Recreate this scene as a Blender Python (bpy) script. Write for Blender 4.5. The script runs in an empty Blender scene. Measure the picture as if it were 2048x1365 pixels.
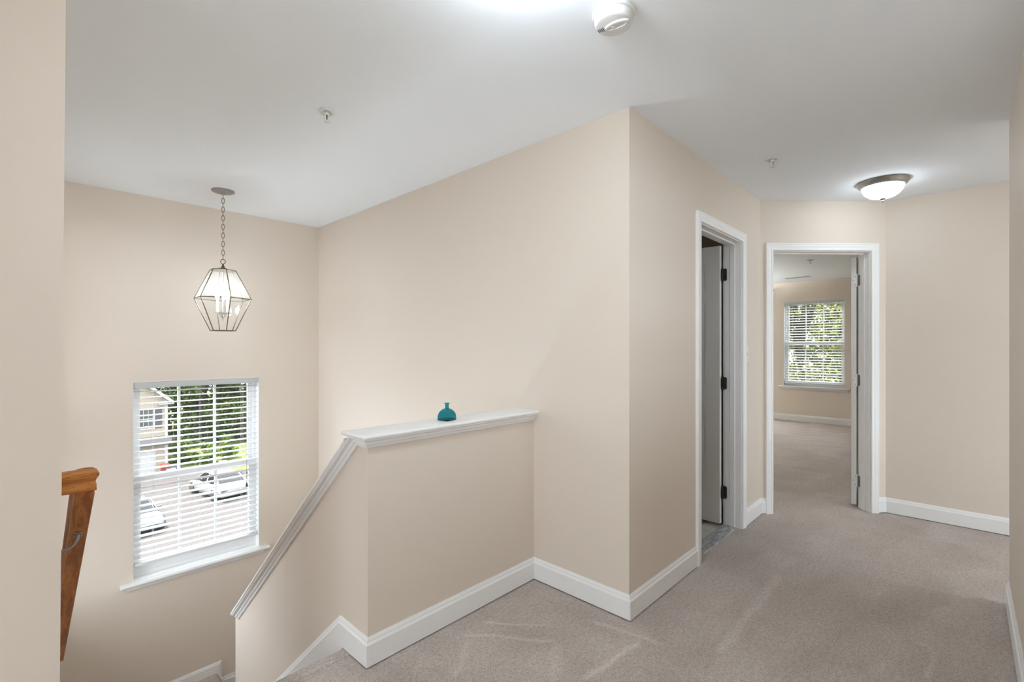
import bpy, math, random
from mathutils import Vector, Matrix
random.seed(7)
S = bpy.context.scene
COL = S.collection
PI = math.pi

# ------------------------------------------------------------------ camera
F_PX, YAW, CX, CY, EYE = 952.07, 0.7611, 1022.4, 694.9, 1.297
cd = bpy.data.cameras.new('camera')
cam = bpy.data.objects.new('camera', cd); COL.objects.link(cam)
cd.sensor_fit = 'HORIZONTAL'; cd.sensor_width = 36.0
cd.lens = 36.0 * F_PX / 2048.0
cd.shift_x = -(CX - 1024.0) / 2048.0
cd.shift_y = (CY - 682.5) / 2048.0
cd.clip_start = 0.02; cd.clip_end = 400
cam.location = (0, 0, EYE)
cam.rotation_euler = (PI / 2, 0, YAW - PI / 2)
S.camera = cam

# ------------------------------------------------------------------ sky, sun, exposure
SKY, SUN = 3.1, 8.0
DOME_NEAR, DOME_FAR, BULB = 40.0, 7.0, 38.0
FILL_FOYER, FILL_BED = 88.0, 7200.0  # strengths of the added foyer and bedroom fill lamps
LAMP = (0.835, 0.945, 1.045)
w = bpy.data.worlds.new('sky'); S.world = w; w.use_nodes = True
bg = w.node_tree.nodes['Background']
bg.inputs[0].default_value = (0.83, 0.92, 1.02, 1); bg.inputs[1].default_value = SKY
sd = bpy.data.lights.new('sun', 'SUN'); sd.energy = SUN; sd.angle = math.radians(0.6); sd.color = (1.0, 0.94, 0.86)
sun = bpy.data.objects.new('sun', sd); COL.objects.link(sun)
sun.rotation_euler = Vector((0.30, 0.04, -1.0)).to_track_quat('-Z', 'Y').to_euler()   # light travels +x, -y, down
sun.location = (-20, 20, 30)

def portal(name, loc, rot, sx, sy):
    l = bpy.data.lights.new(name, 'AREA'); l.shape = 'RECTANGLE'; l.size = sx; l.size_y = sy
    l.cycles.is_portal = True
    o = bpy.data.objects.new(name, l); COL.objects.link(o); o.location = loc; o.rotation_euler = rot
portal('sky_portal', (1.06, 4.75, 0.3), (-PI / 2, 0, 0), 0.95, 1.6)      # stair window, points -y
portal('sky_portal', (9.75, 1.88, 1.35), (0, PI / 2, 0), 1.6, 0.95)      # bedroom window, points -x
portal('sky_portal', (9.75, 3.58, 1.08), (0, PI / 2, 0), 2.1, 1.7)      # added second bedroom window
portal('sky_portal', (-2.25, 0.78, 1.12), (0, -PI / 2, 0), 2.1, 1.3)       # added hall end window, points +x

portal('sky_portal', (-.16, 3.84, .80), (0, -PI / 2, 0), 2.85, 1.1)       # added stair side window, points +x
portal('sky_portal', (4.09, -1.9, 1.17), (PI / 2, 0, 0), 1.15, 2.2)     # added passage window, points +y
portal('sky_portal', (1.97, -.45, 1.67), (PI / 2, 0, 0), 0.95, 1.15)      # added hall side window, points +y

S.view_settings.view_transform = 'Standard'
S.view_settings.look = 'None'
S.view_settings.exposure = 1.08
S.view_settings.gamma = 1.0
S.view_settings.use_curve_mapping = False
try:
    S.cycles.max_bounces = 9; S.cycles.diffuse_bounces = 6; S.cycles.glossy_bounces = 3; S.cycles.transmission_bounces = 6; S.cycles.transparent_max_bounces = 16
    S.cycles.use_adaptive_sampling = True; S.cycles.adaptive_threshold = 0.08
    S.cycles.sample_clamp_indirect = 6.0
    S.cycles.use_denoising = True
except Exception:
    pass

# ------------------------------------------------------------------ plan of the house (metres, camera above the origin)
H = 2.44
YN, XW, YD, XD, XE, YE, YH, XS = 4.4727, 2.0237, 1.1537, 4.0247, 4.7303, 0.4477, 1.752, 0.9965
XL, YL = 0.095, 1.75          # corner of the wall on the left
YR, XR = -0.162, 3.455        # hall wall on the right and its corner
TH = 0.115
XBACK = -2.0
XB = 9.46                     # bedroom far wall
NOSE, RISE, TREAD = 1.934, 0.1986, 0.232
LAND = -7 * RISE
LOW = LAND - 0.2
ANG0 = Vector((XD, YD, 0)); AS = Vector((math.sqrt(.5), -math.sqrt(.5), 0)); AN = Vector((math.sqrt(.5), math.sqrt(.5), 0))
ANGLEN = (XE - XD) * math.sqrt(2)
def ang(s, t, z): return ANG0 + AS * s + AN * t + Vector((0, 0, z))

# ------------------------------------------------------------------ materials
def mat(name, color, rough=0.6, metal=0.0, spec=0.5):
    m = bpy.data.materials.new(name); m.use_nodes = True
    b = m.node_tree.nodes['Principled BSDF']
    b.inputs['Base Color'].default_value = (*color, 1); b.inputs['Roughness'].default_value = rough
    b.inputs['Metallic'].default_value = metal; b.inputs['Specular IOR Level'].default_value = spec
    return m
class NG:
    def __init__(s, m): s.t = m.node_tree; s.n = s.t.nodes; s.l = s.t.links; s.b = s.n.get('Principled BSDF')
    def node(s, t, **kw):
        x = s.n.new(t)
        for k, v in kw.items(): setattr(x, k, v)
        return x
    def put(s, sock, v):
        if isinstance(v, bpy.types.NodeSocket): s.l.new(v, sock)
        else: sock.default_value = v
    def math(s, op, a, b=0.0, c=0.0, clamp=False):
        x = s.node('ShaderNodeMath', operation=op, use_clamp=clamp)
        s.put(x.inputs[0], a); s.put(x.inputs[1], b); s.put(x.inputs[2], c); return x.outputs[0]
    def mix(s, f, a, b):
        x = s.node('ShaderNodeMix', data_type='RGBA'); s.put(x.inputs[0], f)
        s.put(x.inputs[6], a if isinstance(a, bpy.types.NodeSocket) else (*a, 1)); s.put(x.inputs[7], b if isinstance(b, bpy.types.NodeSocket) else (*b, 1)); return x.outputs[2]
    def noise(s, vec, scale, detail=3, rough=0.5):
        x = s.node('ShaderNodeTexNoise'); s.put(x.inputs['Vector'], vec); x.inputs['Scale'].default_value = scale
        x.inputs['Detail'].default_value = detail; x.inputs['Roughness'].default_value = rough; return x.outputs[0]
    def ramp(s, v, lo, hi):
        x = s.node('ShaderNodeMapRange', interpolation_type='SMOOTHSTEP'); s.put(x.inputs[0], v); x.inputs[1].default_value = lo; x.inputs[2].default_value = hi; return x.outputs[0]
    def obj(s): return s.node('ShaderNodeTexCoord').outputs['Object']
    def bump(s, h, strength, dist):
        x = s.node('ShaderNodeBump'); s.put(x.inputs['Height'], h); x.inputs['Strength'].default_value = strength; x.inputs['Distance'].default_value = dist
        s.l.new(x.outputs[0], s.b.inputs['Normal'])
    def scaled(s, v, sc):
        x = s.node('ShaderNodeVectorMath', operation='MULTIPLY'); s.put(x.inputs[0], v); x.inputs[1].default_value = sc; return x.outputs[0]

def paint(name, color, rough, scale=220, strength=0.08):
    m = mat(name, color, rough, spec=0.3); g = NG(m); c = g.obj()
    g.bump(g.noise(c, scale, 2), strength, 0.002)
    return m
M = {}
M['wall'] = paint('beige_wall_paint', (0.72, 0.638, 0.548), 0.62)
M['ceiling'] = paint('ceiling_paint', (0.865, 0.90, 0.93), 0.9)
M['white'] = mat('white_trim_paint', (0.84, 0.84, 0.825), 0.4, spec=0.35)
M['door'] = paint('white_door_paint', (0.78, 0.775, 0.755), 0.4, 90, 0.04)
M['vinyl'] = mat('white_vinyl', (0.86, 0.87, 0.87), 0.35)
M['plastic'] = mat('white_plastic', (0.74, 0.74, 0.725), 0.45)
M['plastic_dark'] = mat('dark_slot', (0.03, 0.03, 0.03), 0.7)  # near black stands in for the dark inside slots and the vent
M['slat'] = mat('white_blind_slat', (0.76, 0.76, 0.75), 0.4)
M['headrail'] = mat('headrail_grey_white', (0.52, 0.53, 0.53), 0.4)
M['cord'] = mat('blind_cord', (0.75, 0.74, 0.70), 0.8)
M['tassel'] = mat('dark_tassel', (0.03, 0.03, 0.03), 0.6)
M['nickel'] = mat('brushed_nickel', (0.42, 0.41, 0.39), 0.28, 1.0)
M['pewter'] = mat('dark_pewter', (0.33, 0.32, 0.31), 0.3, 0.9)
M['bronze'] = mat('dark_bronze', (0.05, 0.045, 0.04), 0.45, 0.4)
M['antique'] = mat('antique_brass_lead', (0.20, 0.17, 0.13), 0.4, 0.75)
M['chrome'] = mat('chrome', (0.75, 0.75, 0.75), 0.15, 1.0)
M['hinge_white'] = mat('painted_hinge', (0.80, 0.80, 0.79), 0.3)
M['hinge_grey'] = mat('dark_nickel_hinge', (0.20, 0.195, 0.185), 0.4, 0.5)  # darker nickel for the bedroom jamb plates
M['screw'] = mat('screw_head', (0.12, 0.12, 0.12), 0.4, 0.6)
M['marble'] = mat('grey_marble', (0.36, 0.37, 0.38), 0.12)
M['black'] = mat('black', (0.01, 0.01, 0.01), 0.5)

def make_oak(name, along, pitch=0.0):
    m = mat(name, (0.5, 0.22, 0.06), 0.38, spec=0.3); g = NG(m)
    mp = g.node('ShaderNodeMapping'); g.l.new(g.obj(), mp.inputs[0]); mp.inputs['Rotation'].default_value = (pitch, 0, 0)
    c = mp.outputs[0]
    st = (5, 55, 55) if along == 'x' else (55, 5, 55)
    n1 = g.noise(g.scaled(c, st), 1.0, 4, 0.55)
    n2 = g.noise(g.scaled(c, tuple(v * 5 for v in st)), 1.0, 3, 0.6)
    col = g.mix(g.ramp(n1, 0.40, 0.62), (0.58, 0.235, 0.062), (0.34, 0.110, 0.026))
    rings = g.math('SINE', g.math('MULTIPLY', n1, 60.0))
    col = g.mix(g.math('MULTIPLY', g.ramp(rings, 0.55, 1.0), 0.55), col, (0.27, 0.085, 0.022))
    col = g.mix(g.math('MULTIPLY', g.ramp(n2, 0.54, 0.68), 0.4), col, (0.20, 0.06, 0.016))
    g.l.new(col, g.b.inputs['Base Color']); g.bump(n2, 0.1, 0.001)
    return m
M['oak'] = make_oak('golden_oak', 'y', math.atan(RISE / TREAD))
M['oak_return'] = make_oak('golden_oak_return', 'x')

# vacuum tracks in the pile: (x0, y0, x1, y1, half width, strength)
TRACKS = []
def floor_at(u, v):
    a = (u - CX) / F_PX; k = EYE * F_PX / (v - CY)
    return (k * (math.cos(YAW) + a * math.sin(YAW)), k * (math.sin(YAW) - a * math.cos(YAW)))
for (u0, v0, u1, v1, hw, st) in [(919, 1268, 1117, 1284, .016, .5), (955, 1245, 1110, 1253, .014, .5), (906, 1362, 938, 1278, .018, .4),
        (1162, 1364, 1283, 1281, .02, .8), (1436, 1310, 1560, 1150, .03, .45), (1820, 1278, 1870, 1298, .015, .5), (1175, 1240, 1328, 1290, .018, .5),
        (1105, 1365, 1117, 1284, .03, .35), (1850, 1362, 1872, 1300, .014, .35)]:
    TRACKS.append((*floor_at(u0, v0), *floor_at(u1, v1), hw, st))
def make_carpet():
    m = mat('taupe_carpet', (0.36, 0.31, 0.275), 0.95, spec=0.1); g = NG(m)
    c = g.obj()
    fine = g.noise(c, 210, 2, 0.7)
    mid = g.noise(c, 60, 3, 0.6)
    patch = g.noise(c, 2.6, 3, 0.55)
    patch2 = g.noise(g.scaled(c, (1.6, 4.2, 1)), 1.3, 2, 0.5)
    col = g.mix(g.ramp(patch, 0.38, 0.62), (0.54, 0.475, 0.43), (0.605, 0.545, 0.502))
    col = g.mix(g.math('MULTIPLY', g.ramp(patch2, 0.49, 0.53), 0.18), col, (0.46, 0.40, 0.36))
    sep = g.node('ShaderNodeSeparateXYZ'); g.l.new(c, sep.inputs[0]); x, y = sep.outputs[0], sep.outputs[1]
    wv = g.math('MULTIPLY', g.math('SUBTRACT', g.noise(c, 3.5, 2), 0.5), 2.6)
    s1 = g.ramp(g.math('SINE', g.math('ADD', g.math('ADD', g.math('MULTIPLY', x, 24.0), g.math('MULTIPLY', y, 5.0)), wv)), -0.35, 0.35)
    s2 = g.ramp(g.math('SINE', g.math('ADD', g.math('ADD', g.math('MULTIPLY', y, 15.0), g.math('MULTIPLY', x, 3.5)), wv)), -0.3, 0.3)
    zone = g.ramp(y, 0.95, 1.3)
    stripe = g.math('ADD', g.math('MULTIPLY', s1, zone), g.math('MULTIPLY', s2, g.math('SUBTRACT', 1.0, zone)))
    fade = g.ramp(g.noise(c, 1.7, 2), 0.36, 0.62)
    col = g.mix(g.math('MULTIPLY', g.math('MULTIPLY', stripe, fade), 0.34), col, (0.43, 0.37, 0.33))
    tot = None
    wob = g.math('MULTIPLY', g.math('SUBTRACT', g.noise(c, 9, 2), 0.5), 0.05)
    for (x0, y0, x1, y1, hw, st) in TRACKS:
        L = math.hypot(x1 - x0, y1 - y0); dx, dy = (x1 - x0) / L, (y1 - y0) / L
        al = g.math('ADD', g.math('MULTIPLY', x, dx), g.math('MULTIPLY', y, dy)); al = g.math('SUBTRACT', al, x0 * dx + y0 * dy)
        pe = g.math('SUBTRACT', g.math('MULTIPLY', x, -dy), g.math('MULTIPLY', y, -dx)); pe = g.math('SUBTRACT', pe, -x0 * dy + y0 * dx)
        pe = g.math('ABSOLUTE', g.math('ADD', pe, wob))
        k = g.math('SUBTRACT', 1.0, g.ramp(pe, 0.0, hw * 1.25))
        k = g.math('MULTIPLY', k, g.ramp(al, -0.02, 0.06)); k = g.math('MULTIPLY', k, g.math('SUBTRACT', 1.0, g.ramp(al, L - 0.06, L + 0.02)))
        k = g.math('MULTIPLY', k, st)
        tot = k if tot is None else g.math('MAXIMUM', tot, k)
    col = g.mix(g.math('MULTIPLY', tot, 0.9), col, (0.80, 0.74, 0.69))
    sh = g.math('MULTIPLY', g.math('ADD', g.math('MULTIPLY', fine, 0.7), g.math('MULTIPLY', mid, 0.3)), 1.0)
    col = g.mix(g.math('MULTIPLY', g.ramp(sh, 0.56, 0.40), 0.55), col, (0.22, 0.18, 0.155))
    col = g.mix(g.math('MULTIPLY', g.ramp(sh, 0.54, 0.68), 0.4), col, (0.74, 0.67, 0.62))
    g.l.new(col, g.b.inputs['Base Color'])
    g.bump(sh, 0.7, 0.006)
    return m
M['carpet'] = make_carpet()

def make_tile():
    m = mat('bath_tile', (0.6, 0.59, 0.57), 0.25); g = NG(m)
    b = g.node('ShaderNodeTexBrick'); b.offset = 0; g.l.new(g.obj(), b.inputs['Vector'])
    b.inputs['Color1'].default_value = (0.62, 0.60, 0.57, 1); b.inputs['Color2'].default_value = (0.58, 0.565, 0.54, 1); b.inputs['Mortar'].default_value = (0.36, 0.35, 0.33, 1)
    b.inputs['Scale'].default_value = 1.0; b.inputs['Brick Width'].default_value = 0.2; b.inputs['Row Height'].default_value = 0.2; b.inputs['Mortar Size'].default_value = 0.004
    g.l.new(b.outputs[0], g.b.inputs['Base Color']); return m
M['tile'] = make_tile()
g = NG(M['marble']); _c = g.scaled(g.obj(), (14, 40, 14))
g.l.new(g.mix(g.ramp(g.noise(_c, 1.0, 6, 0.65), 0.35, 0.7), (0.27, 0.285, 0.295), (0.55, 0.56, 0.565)), g.b.inputs['Base Color'])

def make_pane(name, tint=(1, 1, 1), gloss=0.9, haze=0.0):
    m = bpy.data.materials.new(name); m.use_nodes = True; g = NG(m); g.n.remove(g.b)
    out = g.n['Material Output']
    tr = g.node('ShaderNodeBsdfTransparent'); tr.inputs[0].default_value = (*tint, 1)
    gl = g.node('ShaderNodeBsdfGlossy'); gl.inputs['Roughness'].default_value = 0.02; gl.inputs[0].default_value = (gloss, gloss, gloss, 1)
    fr = g.node('ShaderNodeLayerWeight'); fr.inputs[0].default_value = 0.5
    mx = g.node('ShaderNodeMixShader'); g.l.new(g.math('ADD', 0.025, g.math('MULTIPLY', g.math('POWER', fr.outputs[1], 5.0), 0.7)), mx.inputs[0]); g.l.new(tr.outputs[0], mx.inputs[1]); g.l.new(gl.outputs[0], mx.inputs[2])
    last = mx.outputs[0]
    if haze:
        df = g.node('ShaderNodeBsdfTranslucent'); df.inputs[0].default_value = (0.95, 0.94, 0.9, 1)
        m2 = g.node('ShaderNodeMixShader'); m2.inputs[0].default_value = haze; g.l.new(last, m2.inputs[1]); g.l.new(df.outputs[0], m2.inputs[2]); last = m2.outputs[0]
    g.l.new(last, out.inputs[0]); return m
M['pane'] = make_pane('window_glass')
M['lantern_glass'] = make_pane('clear_lantern_glass', (0.98, 0.98, 0.97), 0.9, 0.02)
M['lantern_glass_upper'] = make_pane('bevelled_lantern_glass', (0.97, 0.965, 0.95), 0.9, 0.09)  # extra haze in the upper panes imitates glow around the bulbs

def make_glow(name, color, strength):
    m = mat(name, (0.9, 0.9, 0.88), 0.3); b = m.node_tree.nodes['Principled BSDF']
    b.inputs['Emission Color'].default_value = (*color, 1); b.inputs['Emission Strength'].default_value = strength
    return m
def make_dome(name, color, strength):
    m = make_glow(name, color, strength); g = NG(m)
    tc = g.obj(); sep = g.node('ShaderNodeSeparateXYZ'); g.l.new(tc, sep.inputs[0])
    a = g.math('ARCTAN2', sep.outputs[1], sep.outputs[0])
    rib = g.math('SINE', g.math('MULTIPLY', a, 36.0))
    g.bump(rib, 0.5, 0.004)
    return m
M['dome_near'] = make_dome('lit_frosted_glass_near', LAMP, DOME_NEAR)
M['dome_far'] = make_dome('lit_frosted_glass_far', LAMP, DOME_FAR)
M['fill_foyer'] = make_glow('foyer_fill_glow', LAMP, FILL_FOYER)
M['fill_bed'] = make_glow('bedroom_fill_glow', (0.95, 0.95, 0.94), FILL_BED)
M['opal'] = mat('opal_glass_bowl', (0.85, 0.84, 0.82), 0.3)
M['bulb'] = make_glow('lit_candle_bulb', LAMP, BULB)
M['candle'] = mat('candle_sleeve', (0.82, 0.79, 0.72), 0.5)

def make_teal():
    m = bpy.data.materials.new('teal_glass'); m.use_nodes = True; b = m.node_tree.nodes['Principled BSDF']
    b.inputs['Base Color'].default_value = (0.0, 0.52, 0.60, 1); b.inputs['Roughness'].default_value = 0.03
    b.inputs['Transmission Weight'].default_value = 1.0; b.inputs['IOR'].default_value = 1.45
    return m
M['teal'] = make_teal()

def make_leaf(name, c1, c2, c3, lo=0.86, hi=0.96):
    m = mat(name, c1, 0.55, spec=0.25); g = NG(m)
    ge = g.node('ShaderNodeNewGeometry')
    r = ge.outputs['Random Per Island']
    col = g.mix(r, c1, c2); col = g.mix(g.ramp(r, lo, hi), col, c3)
    g.l.new(col, g.b.inputs['Base Color'])
    tl = g.node('ShaderNodeBsdfTranslucent'); g.l.new(col, tl.inputs[0])
    mx = g.node('ShaderNodeMixShader'); mx.inputs[0].default_value = 0.3
    g.l.new(g.b.outputs[0], mx.inputs[1]); g.l.new(tl.outputs[0], mx.inputs[2]); g.l.new(mx.outputs[0], g.n['Material Output'].inputs[0])
    return m
M['leaf'] = make_leaf('tree_leaf', (0.026, 0.052, 0.009), (0.068, 0.11, 0.020), (0.14, 0.165, 0.05))
M['leaf_bright'] = make_leaf('shrub_leaf', (0.06, 0.11, 0.016), (0.10, 0.16, 0.024), (0.16, 0.19, 0.045))
M['leaf_yellow'] = make_leaf('bedroom_tree_leaf', (0.045, 0.065, 0.012), (0.17, 0.19, 0.045), (0.46, 0.45, 0.19), 0.72, 0.9)  # share of pale leaves raised to carry sun highlights in the colour
M['bark'] = mat('bark', (0.034, 0.024, 0.017), 0.9)
M['asphalt'] = mat('sunlit_asphalt', (0.069, 0.062, 0.059), 0.9)
g = NG(M['asphalt']); _n = g.noise(g.obj(), 1.2, 4)
g.l.new(g.mix(_n, (0.049, 0.042, 0.039), (0.062, 0.054, 0.051)), g.b.inputs['Base Color'])
M['grass'] = mat('lawn', (0.049, 0.067, 0.011), 0.9)
g = NG(M['grass']); _n = g.noise(g.obj(), 2.5, 5)
g.l.new(g.mix(_n, (0.055, 0.08, 0.010), (0.11, 0.115, 0.026)), g.b.inputs['Base Color'])
M['rock'] = mat('tan_rock', (0.086, 0.067, 0.049), 0.9)
g = NG(M['rock']); _n = g.noise(g.obj(), 3.0, 5)
g.l.new(g.mix(_n, (0.056, 0.041, 0.030), (0.111, 0.089, 0.063)), g.b.inputs['Base Color'])
def make_siding():
    m = mat('cream_siding', (0.27, 0.225, 0.165), 0.7); g = NG(m)
    sep = g.node('ShaderNodeSeparateXYZ'); g.l.new(g.obj(), sep.inputs[0])
    f = g.math('FRACT', g.math('MULTIPLY', sep.outputs[2], 6.0)); g.bump(f, 0.6, 0.02); return m
M['siding'] = make_siding()
M['house_trim'] = mat('house_white_trim', (0.34, 0.33, 0.315), 0.6)
M['shutter'] = mat('grey_blue_shutter', (0.049, 0.052, 0.063), 0.6)
M['house_pane'] = mat('house_window_pane', (0.059, 0.063, 0.059), 0.15)
M['shingle'] = mat('grey_shingle', (0.037, 0.037, 0.039), 0.9)
M['car_white'] = mat('white_car_paint', (0.230, 0.230, 0.230), 0.15)
M['car_silver'] = mat('silver_car_paint', (0.126, 0.130, 0.134), 0.2, 0.3)
M['car_glass'] = mat('car_glass', (0.011, 0.010, 0.009), 0.05)
M['tyre'] = mat('tyre', (0.007, 0.007, 0.007), 0.8)
M['rim'] = mat('wheel_rim', (0.167, 0.167, 0.167), 0.25, 0.8)
M['taillight'] = mat('red_taillight', (0.186, 0.007, 0.006), 0.2)
M['bin_red'] = mat('red_bin', (0.130, 0.018, 0.011), 0.5)
M['bin_blue'] = mat('blue_bin', (0.011, 0.022, 0.111), 0.5)

# ------------------------------------------------------------------ mesh helpers
class MB:
    def __init__(s): s.v = []; s.f = []
    def add(s, vs, fs):
        o = len(s.v); s.v += [tuple(p) for p in vs]; s.f += [tuple(i + o for i in f) for f in fs]; return s
    def box(s, a, b, f=None):
        (x0, y0, z0), (x1, y1, z1) = a, b
        vs = [(x0, y0, z0), (x1, y0, z0), (x1, y1, z0), (x0, y1, z0), (x0, y0, z1), (x1, y0, z1), (x1, y1, z1), (x0, y1, z1)]
        if f: vs = [f(*p) for p in vs]
        return s.add(vs, [(0, 3, 2, 1), (4, 5, 6, 7), (0, 1, 5, 4), (1, 2, 6, 5), (2, 3, 7, 6), (3, 0, 4, 7)])
    def rbox(s, a, b, r=0.004, f=None):
        "box with chamfered edges on all sides (convex hull of three inset boxes)"
        (x0, y0, z0), (x1, y1, z1) = a, b
        rings = []
        for z, ins in ((z0, r), (z0 + r, 0), (z1 - r, 0), (z1, r)):
            X0, X1, Y0, Y1 = x0 + ins, x1 - ins, y0 + ins, y1 - ins
            k = r if ins == 0 else r * 0.6
            rings.append([(X0 + k, Y0, z), (X1 - k, Y0, z), (X1, Y0 + k, z), (X1, Y1 - k, z), (X1 - k, Y1, z), (X0 + k, Y1, z), (X0, Y1 - k, z), (X0, Y0 + k, z)])
        if f: rings = [[f(*p) for p in rr] for rr in rings]
        return s.loft(rings, True, True)
    def loft(s, rings, closed=True, caps=True):
        n = len(rings[0]); vs = [p for r in rings for p in r]; fs = []
        for i in range(len(rings) - 1):
            for j in range(n if closed else n - 1):
                k = (j + 1) % n
                fs.append((i * n + j, i * n + k, (i + 1) * n + k, (i + 1) * n + j))
        if caps:
            fs.append(tuple(reversed(range(n)))); fs.append(tuple((len(rings) - 1) * n + j for j in range(n)))
        return s.add(vs, fs)
    def prism(s, poly, f0, f1):
        "poly: 2-D points; f0/f1 map a 2-D point to the two end faces"
        return s.loft([[f0(*p) for p in poly], [f1(*p) for p in poly]], True, True)
    def lathe(s, prof, c, n=48, caps=True):
        rings = [[(c[0] + r * math.cos(2 * PI * j / n), c[1] + r * math.sin(2 * PI * j / n), c[2] + z) for j in range(n)] for r, z in prof]
        return s.loft(rings, True, caps)
    def tube(s, pts, r, n=10, caps=True):
        pts = [Vector(p) for p in pts]; rings = []
        rr = r if isinstance(r, (list, tuple)) else [r] * len(pts)
        up = None
        for i, p in enumerate(pts):
            t = (pts[min(i + 1, len(pts) - 1)] - pts[max(i - 1, 0)]).normalized()
            if up is None:
                up = Vector((0, 0, 1)) if abs(t.z) < 0.9 else Vector((1, 0, 0))
            a = t.cross(up).normalized(); up = a.cross(t).normalized()
            rings.append([tuple(p + (a * math.cos(2 * PI * j / n) + up * math.sin(2 * PI * j / n)) * rr[i]) for j in range(n)])
        return s.loft(rings, True, caps)
    def torus(s, pts, r, n=8):
        "closed tube through a loop of points"
        pts = [Vector(p) for p in pts]; m = len(pts); rings = []
        c = sum(pts, Vector()) / m
        for i, p in enumerate(pts):
            t = (pts[(i + 1) % m] - pts[i - 1]).normalized(); a = (p - c); a = (a - t * a.dot(t)).normalized(); b = t.cross(a)
            rings.append([tuple(p + (a * math.cos(2 * PI * j / n) + b * math.sin(2 * PI * j / n)) * r) for j in range(n)])
        rings.append(rings[0])
        return s.loft(rings, True, False)
    def sweep(s, path, prof, fmap, caps=True):
        "path: 2-D polyline; prof: (offset to the left of travel, height) closed section; fmap(a, b, h) -> 3-D; mitred corners"
        P = [Vector(p) for p in path]; rings = []
        for i, p in enumerate(P):
            d0 = (P[i] - P[i - 1]).normalized() if i > 0 else (P[1] - P[0]).normalized()
            d1 = (P[i + 1] - P[i]).normalized() if i < len(P) - 1 else d0
            n0 = Vector((-d0.y, d0.x)); n1 = Vector((-d1.y, d1.x))
            m = (n0 + n1); m = m / max(1e-6, m.dot(n0))
            rings.append([fmap(p.x + m.x * o, p.y + m.y * o, h) for o, h in prof])
        return s.loft(rings, True, caps)
    def build(s, name, material, parent=None, smooth=False, kind=None):
        me = bpy.data.meshes.new(name); me.from_pydata(s.v, [], s.f)
        import bmesh
        bm = bmesh.new(); bm.from_mesh(me); bmesh.ops.recalc_face_normals(bm, faces=bm.faces); bm.to_mesh(me); bm.free()
        me.materials.append(material)
        if smooth:
            me.shade_smooth()
            try: me.set_sharp_from_angle(angle=math.radians(38))
            except Exception: pass
        o = bpy.data.objects.new(name, me); COL.objects.link(o)
        if parent is not None:
            o.parent = parent
            o.matrix_parent_inverse = Matrix.Identity(4)
            if parent.type == 'EMPTY' and parent.parent is None:
                loc = parent.location; me.transform(Matrix.Translation(-loc))
            elif parent.parent is not None:
                me.transform(Matrix.Translation(-root_of(parent).location))
            elif parent.parent is None and parent.type == 'MESH':
                pass
        if kind: o['kind'] = kind
        return o
def root_of(o):
    while o.parent is not None: o = o.parent
    return o
def thing(name, label, cat, loc, group=None, kind=None):
    o = bpy.data.objects.new(name, None); COL.objects.link(o); o.location = loc; o.empty_display_size = 0.1
    if kind: o['kind'] = kind
    else: o['label'] = label; o['category'] = cat
    if label and kind: o['label'] = label
    if group: o['group'] = group
    return o
def tag(o, label, cat, group=None):
    o['label'] = label; o['category'] = cat
    if group: o['group'] = group
    return o
def struct(name, mb, m, smooth=False, label=None):
    o = mb.build(name, m, None, smooth, 'structure')
    if label: o['label'] = label
    return o
def copy_tree(o, parent=None):
    c = o.copy(); COL.objects.link(c)
    if parent is not None: c.parent = parent
    for ch in list(o.children): copy_tree(ch, c)
    return c
def wall_boxes(mb, x0, x1, z0, z1, holes, f):
    "a wall slab along a local axis with rectangular holes (a0,a1,z0,z1); f(a, t, z), thickness 0..1 mapped by f"
    xs = sorted({x0, x1, *[h[0] for h in holes], *[h[1] for h in holes]}); zs = sorted({z0, z1, *[h[2] for h in holes], *[h[3] for h in holes]})
    for i in range(len(xs) - 1):
        zrun = None
        for j in range(len(zs) - 1):
            a, b = (xs[i] + xs[i + 1]) / 2, (zs[j] + zs[j + 1]) / 2
            solid = not any(h[0] < a < h[1] and h[2] < b < h[3] for h in holes)
            if solid and zrun is None: zrun = zs[j]
            if (not solid or j == len(zs) - 2) and zrun is not None:
                top = zs[j + 1] if solid else zs[j]
                mb.box((xs[i], 0, zrun), (xs[i + 1], 1, top), f); zrun = None
    return mb

# ------------------------------------------------------------------ shell: ceiling, floors, walls
struct('ceiling', MB().box((XBACK - .15, -2.75, H), (XB + .2, 4.75, H + .15)), M['ceiling'])

WZ = LOW - 0.1
# window openings
W1 = (0.622, 1.495, -0.45, 1.037)                      # x0, x1, z0, z1 in the stair wall
W2 = (1.43, 2.325, 0.615, 2.10)                        # y0, y1, z0, z1 in the bedroom far wall
W3 = (2.75, 4.40, 0.06, 2.10)  # unseen window under the curtain rod, added to brighten the bedroom
W4 = (0.15, 1.40, 0.10, 2.15)                            # added window at the hall end, unseen behind the camera, for daylight
W7 = (1.50, 2.44, 1.10, 2.24)                          # added unseen window in the right hall wall, brightens the bathroom wall
W5 = (3.32, 4.36, -0.60, 2.20)                          # added daylight window in the stair left wall, hidden from the hall
W6 = (3.53, 4.66, 0.10, 2.25)                          # added unseen window at the end of the passage on the right
D1 = (2.857, 3.590, 2.045)                             # bathroom door: x0, x1, head
D2 = (0.103, 0.870, 2.045)                             # bedroom door: s0, s1, head on the angled wall
WT = 0.15

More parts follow.
